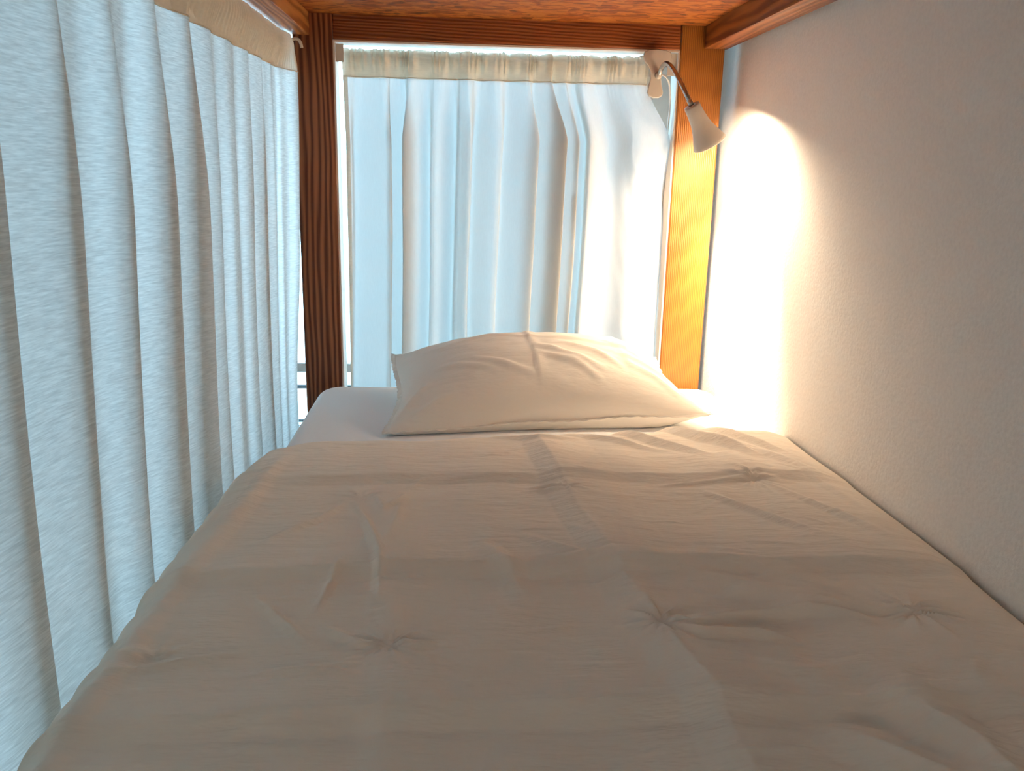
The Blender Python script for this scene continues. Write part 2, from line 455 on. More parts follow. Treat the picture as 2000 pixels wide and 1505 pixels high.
# pale lining strips on the inner faces of the head frame
box('lining_strip', (PL1, PL1 + 0.004, PY0 + 0.004, PY1, 0.45, 1.3455), M_PALE, bed)
box('lining_strip', (PR0 - 0.004, PR0, PY0 + 0.004, PY1, 0.45, 1.3455), M_PALE, bed)
box('lining_strip', (PL1 + 0.004, PR0 - 0.004, PY0 + 0.004, PY1, 1.3415, 1.3455), M_PALE, bed)
# lower bunk frame under the mattress
box('bed_rail', (-0.372, -0.338, -0.118, PY0, 0.24, 0.40), M_RAIL, bed, 0.003)
box('bed_rail', (0.586, 0.62, -0.118, PY0, 0.24, 0.40), M_RAILR, bed, 0.003)
box('bed_rail', (PL1, PR0, PY0, PY0 + 0.03, 0.24, 0.40), M_BEAM, bed, 0.003)
for i in range(13):
    y = -0.05 + i * 0.158
    box('slat', (-0.338, 0.586, y, y + 0.075, 0.375, 0.395), M_RAILR, bed)

# ================================================================== MATTRESS
MX0, MX1, MY0, MY1, MZ0, MZ1 = -0.336, 0.616, -0.02, 1.985, 0.395, 0.572
mat_t = thing('mattress', (0.14, 1.0, MZ0), 'single mattress in a smooth white fitted sheet, bare at the pillow end', 'mattress')
bm = bx(MX0, MX1, MY0, MY1, MZ0, MZ1)
bmesh.ops.bevel(bm, geom=[e for e in bm.edges if abs(e.verts[0].co.z - e.verts[1].co.z) > 0.05], offset=0.06, segments=8, affect='EDGES', profile=0.5)
bmesh.ops.bevel(bm, geom=[e for e in bm.edges if min(v.co.z for v in e.verts) > MZ1 - 1e-5 and len(e.link_faces) == 2 and abs(e.calc_face_angle(0)) > 0.5], offset=0.035, segments=6, affect='EDGES', profile=0.5)
core = mesh_obj('fitted_sheet', bm, M_SHEET, mat_t, True)

# ================================================================== DUVET
def make_duvet():
    root = thing('duvet', (0.14, 0.75, 0.57), 'rumpled white cotton duvet with pressed fold creases spread over the bed', 'duvet')
    # cross-section: parameter s from the wall edge (0) over the top to the hanging left hem
    nt_, ns_ = 600, 470
    crown = 0.622
    xr, xl, zc, rad = 0.618, -0.305, 0.562, 0.060
    top_len = xr - xl; arc = rad * math.pi / 2; hang = 0.20
    tot = top_len + arc + hang
    s = np.linspace(0, tot, ns_)
    v = np.linspace(0.0, 1.0, nt_)
    S, V = np.meshgrid(s, v, indexing='ij')
    ang = np.clip((S - top_len) / rad, 0, math.pi / 2)
    X = np.where(S <= top_len, xr - S, xl - rad * np.sin(ang))
    Z = np.where(S <= top_len + arc, zc + rad * np.cos(ang), zc - (S - top_len - arc))
    # far edge, slanting a little towards the lamp side, rounded at its left corner
    far = 1.462 + 0.085 * np.clip((X + 0.30) / 0.9, -0.2, 1.0) + 0.006 * np.sin(X * 17)
    lc = np.clip((S - (top_len - 0.10)) / 0.16, 0, 1)
    far = far - 0.10 * lc ** 2
    Yv = 0.03 + V * (far - 0.03)
    # normal direction of the base cross-section
    nx = -np.sin(ang); nz = np.cos(ang)
    h = np.zeros_like(X)
    U = xr - S                                     # unrolled coordinate across
    # loft: gently domed panels between the pressed folds
    h += 0.006 * noise2(U * 5.0 + 3, Yv * 4.2, 1) + 0.0045 * noise2(U * 11, Yv * 9, 2)
    # billows near the viewer on the right
    h += 0.017 * smooth((U - 0.18) / 0.25) * smooth((0.95 - Yv) / 0.3) * noise2(U * 13 + 7 + Yv * 3.0, Yv * 4.5, 5)
    # pressed cross folds: the far side of each fold faces up to the light, the near side turns down
    wob = 0.004 * np.sin(U * 9 + 1) + 0.003 * noise2(U * 12, Yv * 0 + 2.0, 9)
    for y0, wf, wn, a in ((1.225, 0.17, 0.024, 0.0095), (0.905, 0.20, 0.024, 0.0125), (0.640, 0.17, 0.026, 0.0115)):
        d = Yv - (y0 + wob + 0.02 * (U - 0.1))
        up_ = np.where(d > 0, np.clip(1 - d / wf, 0, 1), 0.0)
        dn_ = np.where(d <= 0, np.clip(1 + d / wn, 0, 1), 0.0)
        h += a * np.where(d > 0, up_ ** 1.3, dn_) * (0.55 + 0.45 * smooth((U + 0.36) / 0.2))
    # pressed lengthwise folds
    cl = [(0.140, 1.46), (0.152, 1.30), (0.160, 1.15), (0.186, 0.92), (0.205, 0.78), (0.228, 0.645), (0.234, 0.40), (0.236, 0.05)]
    h += ridge(U, Yv, cl, 0.085, 0.0105, 1.0, 0.04, wside=0.035)
    h += ridge(U, Yv, [(-0.115, 1.20), (-0.100, 1.05), (-0.082, 0.9), (-0.070, 0.74), (-0.055, 0.5), (-0.05, 0.1)], 0.05, 0.0035, 1.0, 0.05, wside=0.02)
    h += ridge(U, Yv, [(0.47, 1.48), (0.465, 1.2), (0.48, 0.95), (0.49, 0.79), (0.50, 0.45), (0.50, 0.1)], 0.05, 0.004, 0.5, 0.05)
    h += ridge(U, Yv, [(-0.285, 1.36), (-0.305, 1.0), (-0.318, 0.8), (-0.325, 0.4)], 0.022, 0.0055, 0.5, 0.1)
    # pinched spots with radiating puckers
    rs = np.random.RandomState(4)
    for (px, py, r, a, n) in ((-0.068, 0.741, 0.085, 0.0032, 9), (-0.140, 1.139, 0.07, 0.0030, 8), (0.157, 1.172, 0.06, 0.0032, 7),
                              (0.455, 1.208, 0.09, 0.0034, 8), (0.490, 0.797, 0.11, 0.0042, 9), (0.210, 0.777, 0.10, 0.0036, 8), (-0.29, 0.73, 0.08, 0.0025, 7)):
        dx, dy = U - px, Yv - py
        rr = np.hypot(dx, dy); th = np.arctan2(dy, dx)
        env = np.clip(rr / 0.010, 0, 1) * np.clip(1 - rr / r, 0, 1) ** 1.5
        wave = sum(np.abs(np.cos(0.5 * (n + k) * th + rs.rand() * 6.3)) ** 8 * rs.uniform(0.5, 1) for k in (0, 1))
        h += 1.05 * a * env * wave - 0.004 * np.exp(-(rr / 0.014) ** 2)
    # single creases read off the cloth
    creases = [
        ([(-0.155, 1.13), (-0.190, 1.05), (-0.245, 0.975)], 0.010, 0.0028),
        ([(-0.150, 1.13), (-0.120, 1.04), (-0.095, 0.93), (-0.085, 0.82)], 0.010, 0.0035),
        ([(-0.120, 1.14), (-0.105, 1.09), (-0.085, 1.12), (-0.078, 1.15)], 0.008, 0.0025),
        ([(-0.078, 1.15), (-0.085, 1.05), (-0.090, 0.95)], 0.012, 0.0022),
        ([(-0.135, 0.93), (-0.145, 0.86), (-0.150, 0.80)], 0.008, 0.0026),
        ([(-0.225, 0.85), (-0.180, 0.79), (-0.140, 0.735)], 0.010, 0.0028),
        ([(-0.140, 0.78), (-0.100, 0.745), (-0.070, 0.735)], 0.010, 0.0025),
        ([(-0.060, 0.75), (-0.045, 0.735), (-0.02, 0.745)], 0.010, 0.0024),
        ([(-0.20, 0.690), (-0.14, 0.697), (-0.09, 0.688)], 0.010, 0.0020),
        ([(-0.33, 0.70), (-0.27, 0.715), (-0.20, 0.735)], 0.012, 0.0028),
        ([(0.02, 0.98), (0.06, 0.90), (0.075, 0.82)], 0.022, 0.0030),
        ([(0.08, 1.0), (0.13, 0.945), (0.175, 0.905)], 0.018, 0.0030),
        ([(0.09, 0.925), (0.14, 0.920), (0.190, 0.928)], 0.012, 0.0026),
        ([(0.205, 0.795), (0.24, 0.772), (0.30, 0.790), (0.37, 0.800), (0.44, 0.782)], 0.012, 0.0052),
        ([(0.215, 0.770), (0.25, 0.752), (0.30, 0.755), (0.35, 0.742)], 0.012, 0.0045),
        ([(0.30, 0.800), (0.38, 0.812), (0.49, 0.800), (0.56, 0.82)], 0.014, 0.0032),
        ([(0.190, 0.93), (0.28, 0.88), (0.38, 0.82), (0.44, 0.775)], 0.045, 0.0060),
        ([(0.24, 0.93), (0.34, 0.90), (0.44, 0.84)], 0.03, 0.0038),
        ([(0.36, 1.17), (0.42, 1.08), (0.47, 0.99)], 0.014, 0.0032),
        ([(0.30, 1.19), (0.38, 1.20), (0.455, 1.215), (0.52, 1.20)], 0.010, 0.0028),
        ([(0.47, 1.19), (0.53, 1.07), (0.57, 0.98)], 0.016, 0.0030),
        ([(0.26, 1.53), (0.36, 1.42), (0.43, 1.33)], 0.022, 0.0050),
        ([(0.36, 1.54), (0.46, 1.42), (0.52, 1.33)], 0.026, 0.0065),
        ([(0.46, 1.53), (0.53, 1.42), (0.58, 1.34)], 0.020, 0.0055),
        ([(0.17, 1.50), (0.27, 1.44), (0.36, 1.37)], 0.018, 0.0032),
        ([(0.05, 1.46), (0.14, 1.435), (0.22, 1.44)], 0.016, 0.0030),
        ([(0.10, 1.18), (0.135, 1.185), (0.160, 1.175)], 0.008, 0.0030),
        ([(0.09, 1.165), (0.13, 1.165), (0.165, 1.158)], 0.008, 0.0028),
        ([(0.50, 1.42), (0.57, 1.25), (0.60, 1.05)], 0.020, 0.0045),
        ([(0.54, 1.30), (0.585, 1.10), (0.60, 0.9)], 0.016, 0.0035),
        ([(0.30, 0.62), (0.36, 0.56), (0.42, 0.50)], 0.040, 0.0065),
        ([(0.38, 0.66), (0.43, 0.58), (0.44, 0.48)], 0.045, 0.0075),
        ([(0.26, 0.70), (0.33, 0.68), (0.40, 0.70)], 0.020, 0.0030),
    ]
    for pts, w, a in creases:
        h += ridge(U, Yv, pts, w * 0.85, a * 2.1, 1.0, 0.35) * smooth((0.60 - U) / 0.06)
    # small side puckers rolling over the left edge
    for k in range(22):
        y0 = 0.15 + k * 0.058 + rs.uniform(-0.015, 0.015)
        h += ridge(U, Yv, [(-0.22 - rs.uniform(0, .05), y0 + rs.uniform(-.03, .03)), (-0.34, y0), (-0.44, y0 - 0.03)], 0.014, rs.uniform(0.0008, 0.0028), 0.5, 0.4)
    for k in range(110):                            # faint random crumples
        x0 = rs.uniform(-0.25, 0.55); y0 = rs.uniform(0.5, 1.4); a0 = rs.normal(0.1, 0.5); l = rs.uniform(0.03, 0.09)
        h += ridge(U, Yv, [(x0, y0), (x0 + l * math.cos(a0), y0 + l * math.sin(a0))], rs.uniform(0.005, 0.010), rs.uniform(0.0008, 0.0024), 1.0, 0.4)
    # ends: near and far hems roll down onto the mattress, wall edge tucks down
    e = 0.060
    df = (far - Yv); dropf = np.where(df < e, 1 - np.sqrt(np.clip(1 - (1 - df / e) ** 2, 0, 1)), 0)
    dn = (Yv - 0.03); dropn = np.where(dn < e, 1 - np.sqrt(np.clip(1 - (1 - dn / e) ** 2, 0, 1)), 0)
    h *= 0.25 + 0.75 * smooth((0.615 - U) / 0.10)
    wal = 0.012 * np.clip(1 - (xr - X) / 0.05, 0, 1) ** 2
    h -= wal
    thin = 0.012 * smooth((Yv - 1.0) / 0.5)        # the filling thins out towards the far hem
    h -= thin
    X2 = X + nx * h; Z2 = Z + nz * h
    Z2 = Z2 - (dropf + dropn) * np.where(nz > 0.3, 0.034, 0.004)
    top = nz > 0.3
    Z2 = np.where(top & (X2 > MX0 + 0.02), np.maximum(Z2, MZ1 + 0.003), Z2)
    # hanging side: soft vertical ripples, kept between mattress and curtain
    hangw = np.clip((S - top_len - arc) / hang, 0, 1)
    X2 = np.maximum(X2 + 0.004 * hangw * np.sin(Yv * 38 + 2 * np.sin(Yv * 9)), -0.3705)
    X2 = np.minimum(X2, 0.6215)
    P = np.stack([X2, Yv, Z2], -1)
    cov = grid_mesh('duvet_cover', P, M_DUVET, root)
    # underside sheet, gives the duvet its body at the hems
    und = P[::6, ::6].copy()
    und = und - np.stack([nx[::6, ::6] * 0.018, 0 * nx[::6, ::6], nz[::6, ::6] * 0.018], -1)
    und[..., 2] = np.where(nz[::6, ::6] > 0.3, np.maximum(und[..., 2], MZ1 + 0.001), und[..., 2])
    und[..., 0] = np.where(nz[::6, ::6] < 0.3, np.minimum(und[..., 0], MX0 - 0.002), und[..., 0])
    grid_mesh('underside', und, M_DUVET, root)
    # sewn hem along the far edge
    step = [P[i, -1] for i in range(0, ns_, 4)]
    mesh_obj('hem', tube([(p[0], p[1] - 0.0005, p[2] + 0.001) for p in step], 0.0022, 6), M_DUVET, root, True)
    return root
make_duvet()

# ================================================================== PILLOW
def make_pillow():
    root = thing('pillow', (0.18, 1.75, MZ1), 'plump white pillow with a creased cotton case lying at the head of the bed', 'pillow')
    n = 150
    u = np.linspace(-1, 1, n); U, V = np.meshgrid(u, u, indexing='ij')
    # corners of the seam: front-left, front-right, back-right, back-left
    FL = np.array((-0.142, 1.570, 0.579)); FR = np.array((0.505, 1.622, 0.605)); BR = np.array((0.452, 1.925, 0.655)); BL = np.array((-0.150, 1.905, 0.660))
    a = (U + 1) / 2; b = (V + 1) / 2
    def bil(a, b): return ((1 - a) * (1 - b))[..., None] * FL + (a * (1 - b))[..., None] * FR + (a * b)[..., None] * BR + ((1 - a) * b)[..., None] * BL
    B = bil(a, b)
    # edges pull in between the pointed corners
    cx, cy = 0.166, 1.75
    pull = 0.022 * ((1 - U**2) * np.abs(V)**3 + (1 - V**2) * np.abs(U)**3)
    B[..., 0] -= np.sign(U) * pull * (np.abs(U)**3) * (1 - V**2)
    B[..., 1] -= np.sign(V) * pull * (np.abs(V)**3) * (1 - U**2)
    B[..., 2] -= 0.012 * np.abs(V)**3 * (1 - U**2) * (V > 0)
    B[..., 2] -= 0.026 * np.abs(U)**3 * (1 - V**2) * 0.6
    dome = (np.clip(1 - np.abs(U)**2.4, 0, 1)**0.62) * (np.clip(1 - np.abs(V)**2.2, 0, 1)**0.52)
    X, Y = B[..., 0], B[..., 1]
    w = 0.0035 * noise2(U * 2.5, V * 2.5 + 4, 3) + 0.0022 * noise2(U * 6, V * 5, 6)
    def rd(pts, wd, am, sh=0.5, tp=0.3, ws=None): return ridge(X, Y, pts, wd, am, sh, tp, ws)
    w += rd([(-0.02, 1.78), (0.06, 1.80), (0.16, 1.775), (0.30, 1.765), (0.42, 1.775)], 0.02, 0.0035, 1.0, 0.1, 0.008)
    w += rd([(0.135, 1.90), (0.145, 1.78), (0.16, 1.66), (0.165, 1.62)], 0.02, 0.0035, 1.0, 0.15, 0.008)
    w += rd([(0.33, 1.86), (0.345, 1.75), (0.36, 1.66)], 0.016, 0.0025, 0.5)
    for p, wd, am in ([[(0.15, 1.735), (0.22, 1.70), (0.30, 1.665)], 0.016, 0.0052], [[(0.16, 1.705), (0.23, 1.68), (0.29, 1.645)], 0.012, 0.0046],
                      [[(0.20, 1.75), (0.28, 1.72), (0.34, 1.68)], 0.014, 0.0040], [[(0.02, 1.70), (0.09, 1.675), (0.15, 1.65)], 0.014, 0.0040],
                      [[(-0.06, 1.70), (0.02, 1.68), (0.08, 1.66)], 0.013, 0.0030], [[(0.33, 1.80), (0.36, 1.76), (0.40, 1.74)], 0.010, 0.0030],
                      [[(0.30, 1.79), (0.33, 1.765), (0.36, 1.765)], 0.008, 0.0028], [[(-0.125, 1.60), (-0.09, 1.64), (-0.06, 1.66)], 0.014, 0.0055],
                      [[(-0.10, 1.585), (-0.05, 1.61), (0.0, 1.62)], 0.012, 0.0038], [[(0.46, 1.64), (0.40, 1.68), (0.34, 1.70)], 0.016, 0.0042],
                      [[(0.44, 1.70), (0.38, 1.72), (0.32, 1.73)], 0.012, 0.0028], [[(-0.12, 1.86), (-0.08, 1.80), (-0.03, 1.77)], 0.014, 0.0035],
                      [[(0.42, 1.88), (0.37, 1.84), (0.30, 1.82)], 0.014, 0.0035]):
        w += rd(p, wd, am * 1.35)
    up_ = 0.104 * dome + w * np.clip(dome * 3, 0, 1)
    top = B.copy(); top[..., 2] += up_
    # belly of the front face hangs a little forward of the seam
    bot = B.copy(); bot[..., 2] -= 0.085 * dome
    low = MZ1 + 0.002
    bot[..., 2] = np.maximum(bot[..., 2], low)
    top[..., 2] = np.maximum(top[..., 2], low + 0.001)
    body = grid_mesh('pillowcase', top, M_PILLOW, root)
    grid_mesh('underside', bot[::2, ::2], M_PILLOW, root)
    # stitched flange round the seam, with little overlock bumps
    ring = np.concatenate([B[:, 0], B[-1, 1:], B[::-1, -1][1:], B[0, ::-1][1:-1]])
    dirs = ring - np.array((cx, cy, 0)); dirs[:, 2] = 0; dirs /= np.linalg.norm(dirs, axis=1)[:, None]
    m = len(ring); k = np.arange(m)
    ring[:, 2] = np.maximum(ring[:, 2], low + 0.002)
    wob = 0.0015 * np.sin(k * 0.9) + 0.002 * np.sin(k * 0.13)
    out = ring + dirs * (0.009 + 0.0012 * np.sin(k * 1.3))[:, None]; out[:, 2] += wob
    out[:, 2] = np.maximum(out[:, 2], low + 0.001)
    ring_in = ring - dirs * 0.002
    bm = bmesh.new()
    A1 = [bm.verts.new(p + np.array((0, 0, 0.0014))) for p in ring_in]; A2 = [bm.verts.new(p + np.array((0, 0, 0.001))) for p in out]
    A3 = [bm.verts.new(p - np.array((0, 0, 0.001))) for p in out]; A4 = [bm.verts.new(p - np.array((0, 0, 0.0014))) for p in ring_in]
    for i in range(m):
        j = (i + 1) % m
        for q in ((A1, A2), (A2, A3), (A3, A4)):
            bm.faces.new((q[0][i], q[0][j], q[1][j], q[1][i]))
    mesh_obj('stitched_flange', bm, M_PILLOW, root, True)
    return root
make_pillow()

# ================================================================== HEAD CURTAIN
RODZ, CY = 1.317, 2.040
SEAM = 1.274
def head_curtain():
    root = thing('curtain', (0.1, CY, RODZ), 'gathered white cotton curtain backlit by the window between the two posts', 'curtain')
    nu, nv = 560, 130
    ZB = 0.44
    edges = np.array([-0.06, 0.055, 0.19, 0.275, 0.36, 0.455, 0.545, 0.64, 0.695, 0.75, 0.83, 1.04, 1.25])   # one fold between neighbours
    depth = np.array([0.3, 0.75, 0.85, 0.5, 1.1, 0.6, 0.9, 1.15, 0.8, 0.9, 0.75, 0.4, 0.3])
    def surf(u, z):
        """u 0..1 across, z height -> point"""
        k = np.clip((SEAM - z) / 0.13, 0, 1)
        xr = 0.424 + (0.482 - 0.424) * smooth((SEAM + 0.01 - z) / 0.15)
        xl = -0.272 - 0.004 * np.clip((SEAM - z) / 0.7, 0, 1)
        hgt = np.clip((RODZ - z) / 0.85, 0, 1)
        sway = 0.012 * np.sin(u * 9 + 1.3) * hgt - 0.02 * hgt * np.sin(u * math.pi)
        x = xl + u * (0.424 - xl) + (xr - 0.424) * u ** 3 + sway * np.sin(u * math.pi)
        y = np.zeros_like(x)
        uu_ = u + 0.005 * np.sin(z * 4 + u * 9) * (0.3 + k) + 0.014 * hgt * np.sin(u * 9 + 0.5) + 0.006 * noise2(u * 7, z * 3, 3)
        ph_ = np.interp(uu_, edges, np.arange(len(edges)))
        dp = np.interp(ph_ - 0.5, np.arange(len(depth)), depth)
        wdt = (xr - xl) / 11.5
        s_ = (0.5 - 0.5 * np.cos(2 * math.pi * ph_))
        kk = 0.30 + 0.70 * k
        y -= 0.050 * dp * kk * (s_ - 0.4)
        x = x + wdt * kk * dp * (0.60 + 0.25 * np.sin(ph_ * 1.1)) * (s_ - 0.5) * np.sign(np.sin(ph_ * 0.9 + 2.0) + 0.4)
        y += 0.006 * k * noise2(u * 9 + 2, z * 1.3, 4) + 0.0018 * noise2(u * 18, z * 2.0, 8)
        # fine gathers above, dying out below the seam
        g = np.clip((z - (SEAM - 0.10)) / 0.10, 0, 1) ** 1.5
        ph = 2 * math.pi * (u * 47 + 3.2 * noise2(u * 13, u * 0 + 0.5, 2))
        gv = 0.75 + 0.9 * noise2(u * 17, z * 14, 6)
        amp = 0.0078 * smooth((z - (SEAM + 0.008)) / 0.034) + 0.0005 * g
        y += gv * (amp * np.sin(ph) + 0.35 * amp * np.sin(ph * 1.73 + 1))
        # belly pulled forward near the lamp clip, fuller at the right hand edge
        bel = smooth((u - 0.80) / 0.15)
        y -= 0.022 * bel * np.exp(-((z - 1.15) / 0.09) ** 2)
        y += 0.012 * bel * np.exp(-((z - 1.03) / 0.05) ** 2)
        y += bel * 0.007 * noise2(u * 30 + z * 9, z * 14, 3) * np.clip((1.25 - z) / 0.1, 0, 1)
        return x, CY + 0.006 + np.where(y < -0.03, -0.03 + (y + 0.03) * 0.4, y), z
    u = np.linspace(0, 1, nu)
    z = np.linspace(ZB, SEAM, nv)
    U, Z = np.meshgrid(u, z, indexing='ij')
    x, y, zz = surf(U, Z)
    panel = grid_mesh('panel', np.stack([x, y, zz + 0.0015 * np.sin(U * 40)], -1), M_CURT, root)
    # doubled heading: front and back of the rod pocket plus the frill above it
    z = np.linspace(SEAM, RODZ + 0.014, 26)
    U, Z = np.meshgrid(u, z, indexing='ij')
    x, y, zz = surf(U, Z)
    q = (Z - SEAM) / (RODZ - SEAM)
    bulge = np.where(q < 1, 0.014 * smooth(q), 0.014 * np.exp(-((q - 1) / 0.22) ** 2))
    frill = np.clip((Z - RODZ - 0.003) / 0.010, 0, 1)
    ztop = zz + frill * (0.0016 * np.abs(np.sin(math.pi * (U * 47 + 3.2 * noise2(U * 13, U * 0 + 0.5, 2)) + 0.8)) ** 0.6 * 2.2 + 0.005 * noise2(U * 41, U * 0 + 3, 1))
    yb = CY + 0.006
    yf = yb + (y - yb) * np.where(q < 1, 1.0, 0.8) - bulge
    hd = grid_mesh('heading', np.stack([x, yf, ztop], -1), M_HEAD, root); hd['label'] = 'doubled gathered heading, tan against the light'
    grid_mesh('heading_back', np.stack([x, yb + np.abs(y - yb) * 0.3 + bulge + 0.002, ztop - 0.002], -1)[::2, ::3], M_HEAD, root)
    # stitched seam line and side hem
    seam = [surf(np.array([a]), np.array([SEAM])) for a in np.linspace(0, 1, 220)]
    mesh_obj('seam', tube([(float(a[0][0]), float(a[1][0]) - 0.0008, SEAM) for a in seam], 0.0011, 5), M_HEAD, root, True)
    zz_ = np.linspace(ZB, SEAM, 90)
    uu = np.linspace(0, 0.016, 6)
    U, Z = np.meshgrid(uu, zz_, indexing='ij'); x, y, z3 = surf(U, Z)
    grid_mesh('side_hem', np.stack([x, y - 0.002, z3], -1), M_HEAD, root)
    return root
head_curtain()

def curtain_rod_head():
    root = thing('curtain_rod', (0.1, CY, RODZ), 'thin metal rod with pale end brackets under the head beam', 'curtain rod')
    mesh_obj('rod', tube([(PL1 + 0.005, CY + 0.008, RODZ), (PR0 - 0.005, CY + 0.008, RODZ)], 0.003, 12), M_STEEL, root, True)
    for sx, x0, x1, z0, z1 in ((1, PL1 + 0.0045, PL1 + 0.022, 1.301, 1.339), (-1, PR0 - 0.026, PR0 - 0.0045, 1.292, 1.340)):
        br = mesh_obj('bracket', bx(x0, x1, PY0 + 0.012, PY0 + 0.0155, z0, z1, 0.0012), M_LAMP, root)
        xe = x0 if sx > 0 else x1
        b2 = bx(min(xe, xe + sx * 0.003), max(xe, xe + sx * 0.003), PY0 + 0.0155, CY + 0.012, z0, z1)
        mesh_obj('bracket_arm', b2, M_LAMP, br)
        xc = (x0 + x1) / 2; zc = (z0 + z1) / 2 + 0.003
        sc = mesh_obj('screw', tube([(xc, PY0 + 0.0122, zc), (xc, PY0 + 0.0105, zc)], [0.004, 0.0032], 14), M_SCREW, br, True)
    return root
curtain_rod_head()

# ================================================================== SIDE CURTAIN
SRX, SRZ = -0.371, 1.325
def side_curtain():
    root = thing('curtain', (SRX, 1.0, SRZ), 'long sheer linen curtain hanging in deep folds along the left side of the bed', 'curtain')
    edges = [-0.30, -0.15, 0.0, 0.14, 0.28, 0.40, 0.53, 0.655, 0.79, 0.93, 1.065, 1.20, 1.33, 1.445, 1.565, 1.675, 1.78, 1.865, 1.93, 1.988]
    nf = len(edges) - 1
    nu, nv = 900, 120
    ZB = 0.06
    def surf(ph, z):
        i = np.clip(np.floor(ph).astype(int), 0, nf - 1)
        E = np.array(edges); fr_ = ph - i
        y = E[i] + (E[i + 1] - E[i]) * fr_
        wdt = E[i + 1] - E[i]
        drop = np.clip((SRZ - z) / 1.25, 0, 1)
        k = smooth((SEAM + 0.03 - z) / 0.30)
        # fold depth varies from fold to fold; each ridge leans over the next valley
        cf = np.sin(np.round(ph) * 2.3 + 0.7)
        p2 = ph + 0.05 * k * np.sin(z * 2.6 + ph * 0.7) + 0.05 * noise2(ph * 0.7, z * 1.6, 5)
        far_ = smooth((y - 1.25) / 0.55)
        lean = (0.18 - 0.13 * far_) + 0.14 * np.sin(p2 * 1.7 + 0.4) + 0.10 * np.sin(z * 3.1 + p2 * 1.1) * k
        far_ = smooth((y - 1.25) / 0.55)
        A = np.minimum(0.26 * wdt, 0.034) * (1 - 0.55 * far_) * (0.40 + 0.60 * k) * (0.85 + 0.25 * np.sin(p2 * 1.3))
        s_ = 0.5 - 0.5 * np.cos(2 * math.pi * p2)
        s_ = s_ ** 1.15
        x = A * (s_ - 0.5) + 0.10 * A * np.sin(4 * math.pi * p2 + 2 * np.sin(p2 * 0.8))
        y = y + wdt * (0.5 + 0.5 * k) * lean * (s_ - 0.5) * 1.25
        x = x + 0.005 * noise2(ph * 2.1, z * 1.6 + 3, 7) * k
        base = SRX - 0.016 - 0.014 * smooth((1.25 - z) / 0.7)
        endw = smooth((ph - (nf - 2.0)) / 2.0)
        x = base + x + endw * (0.028 - 0.012 * smooth((0.90 - z) / 0.35))
        x = np.minimum(x, np.where(z < 0.70, -0.3735, -0.349))
        y = np.clip(y, -0.31, 1.994 - 0.024 * smooth((0.85 - z) / 0.4))
        # gathers in the heading
        g = smooth((z - (SEAM - 0.01)) / 0.05)
        y = y + 0.0
        x = x + 0.0030 * g * np.sin(2 * math.pi * (ph * 8.3 + 0.6 * np.sin(ph * 3)))
        return x, y, z
    ph = np.linspace(0, nf - 1e-6, nu)
    z = np.linspace(ZB, SEAM, nv)
    Pm, Z = np.meshgrid(ph, z, indexing='ij')
    x, y, zz = surf(Pm, Z)
    grid_mesh('panel', np.stack([x, y, zz], -1), M_SIDE, root)
    z = np.linspace(SEAM, 1.3500, 22)
    Pm, Z = np.meshgrid(ph, z, indexing='ij')
    x, y, zz = surf(Pm, Z)
    q = (Z - SEAM) / (SRZ - SEAM)
    mix = smooth(q * 1.0)
    flat = SRX + 0.004
    xh = x * (1 - 0.75 * mix) + flat * 0.75 * mix
    xh = np.where(q > 1, xh - 0.010 * np.clip((q - 1) / 0.45, 0, 1) ** 2 * 0.6, xh)
    hd = grid_mesh('heading', np.stack([xh, y, zz + 0.002 * np.clip(q - 1, 0, 1) * np.sin(Pm * 50)], -1), M_HEAD, root); hd['label'] = 'tan gathered heading over the rod'
    grid_mesh('heading_back', np.stack([SRX - 0.016 + 0 * y, y, zz - 0.001], -1)[::3, ::4], M_HEAD, root)
    seam = [surf(np.array([a]), np.array([SEAM])) for a in np.linspace(0, nf - 1e-6, 400)]
    mesh_obj('seam', tube([(float(a[0][0]) + 0.001, float(a[1][0]), SEAM) for a in seam], 0.0011, 5), M_HEAD, root, True)
    return root
side_curtain()

def curtain_rod_side():
    root = thing('curtain_rod', (SRX, 1.0, SRZ), 'slim rod under the left rail ending in a pale hook on the dark post', 'curtain rod')
    mesh_obj('rod', tube([(SRX - 0.011, -0.11, SRZ), (SRX - 0.011, 1.985, SRZ)], 0.003, 12), M_STEEL, root, True)
    hk = mesh_obj('bracket', tube(bez((SRX - 0.011, 1.985, SRZ + 0.002), (SRX + 0.006, 1.984, 1.352), (SRX + 0.020, 1.986, 1.345), (SRX + 0.021, 1.990, 1.325)), 0.0035, 10), M_LAMP, root, True)
    mesh_obj('screw', tube([(SRX + 0.024, 1.999, 1.321), (SRX + 0.024, 1.990, 1.321), (SRX + 0.024, 1.984, 1.321)], [0.003, 0.003, 0.0055], 12), M_LAMP, hk, True)
    return root
curtain_rod_side()

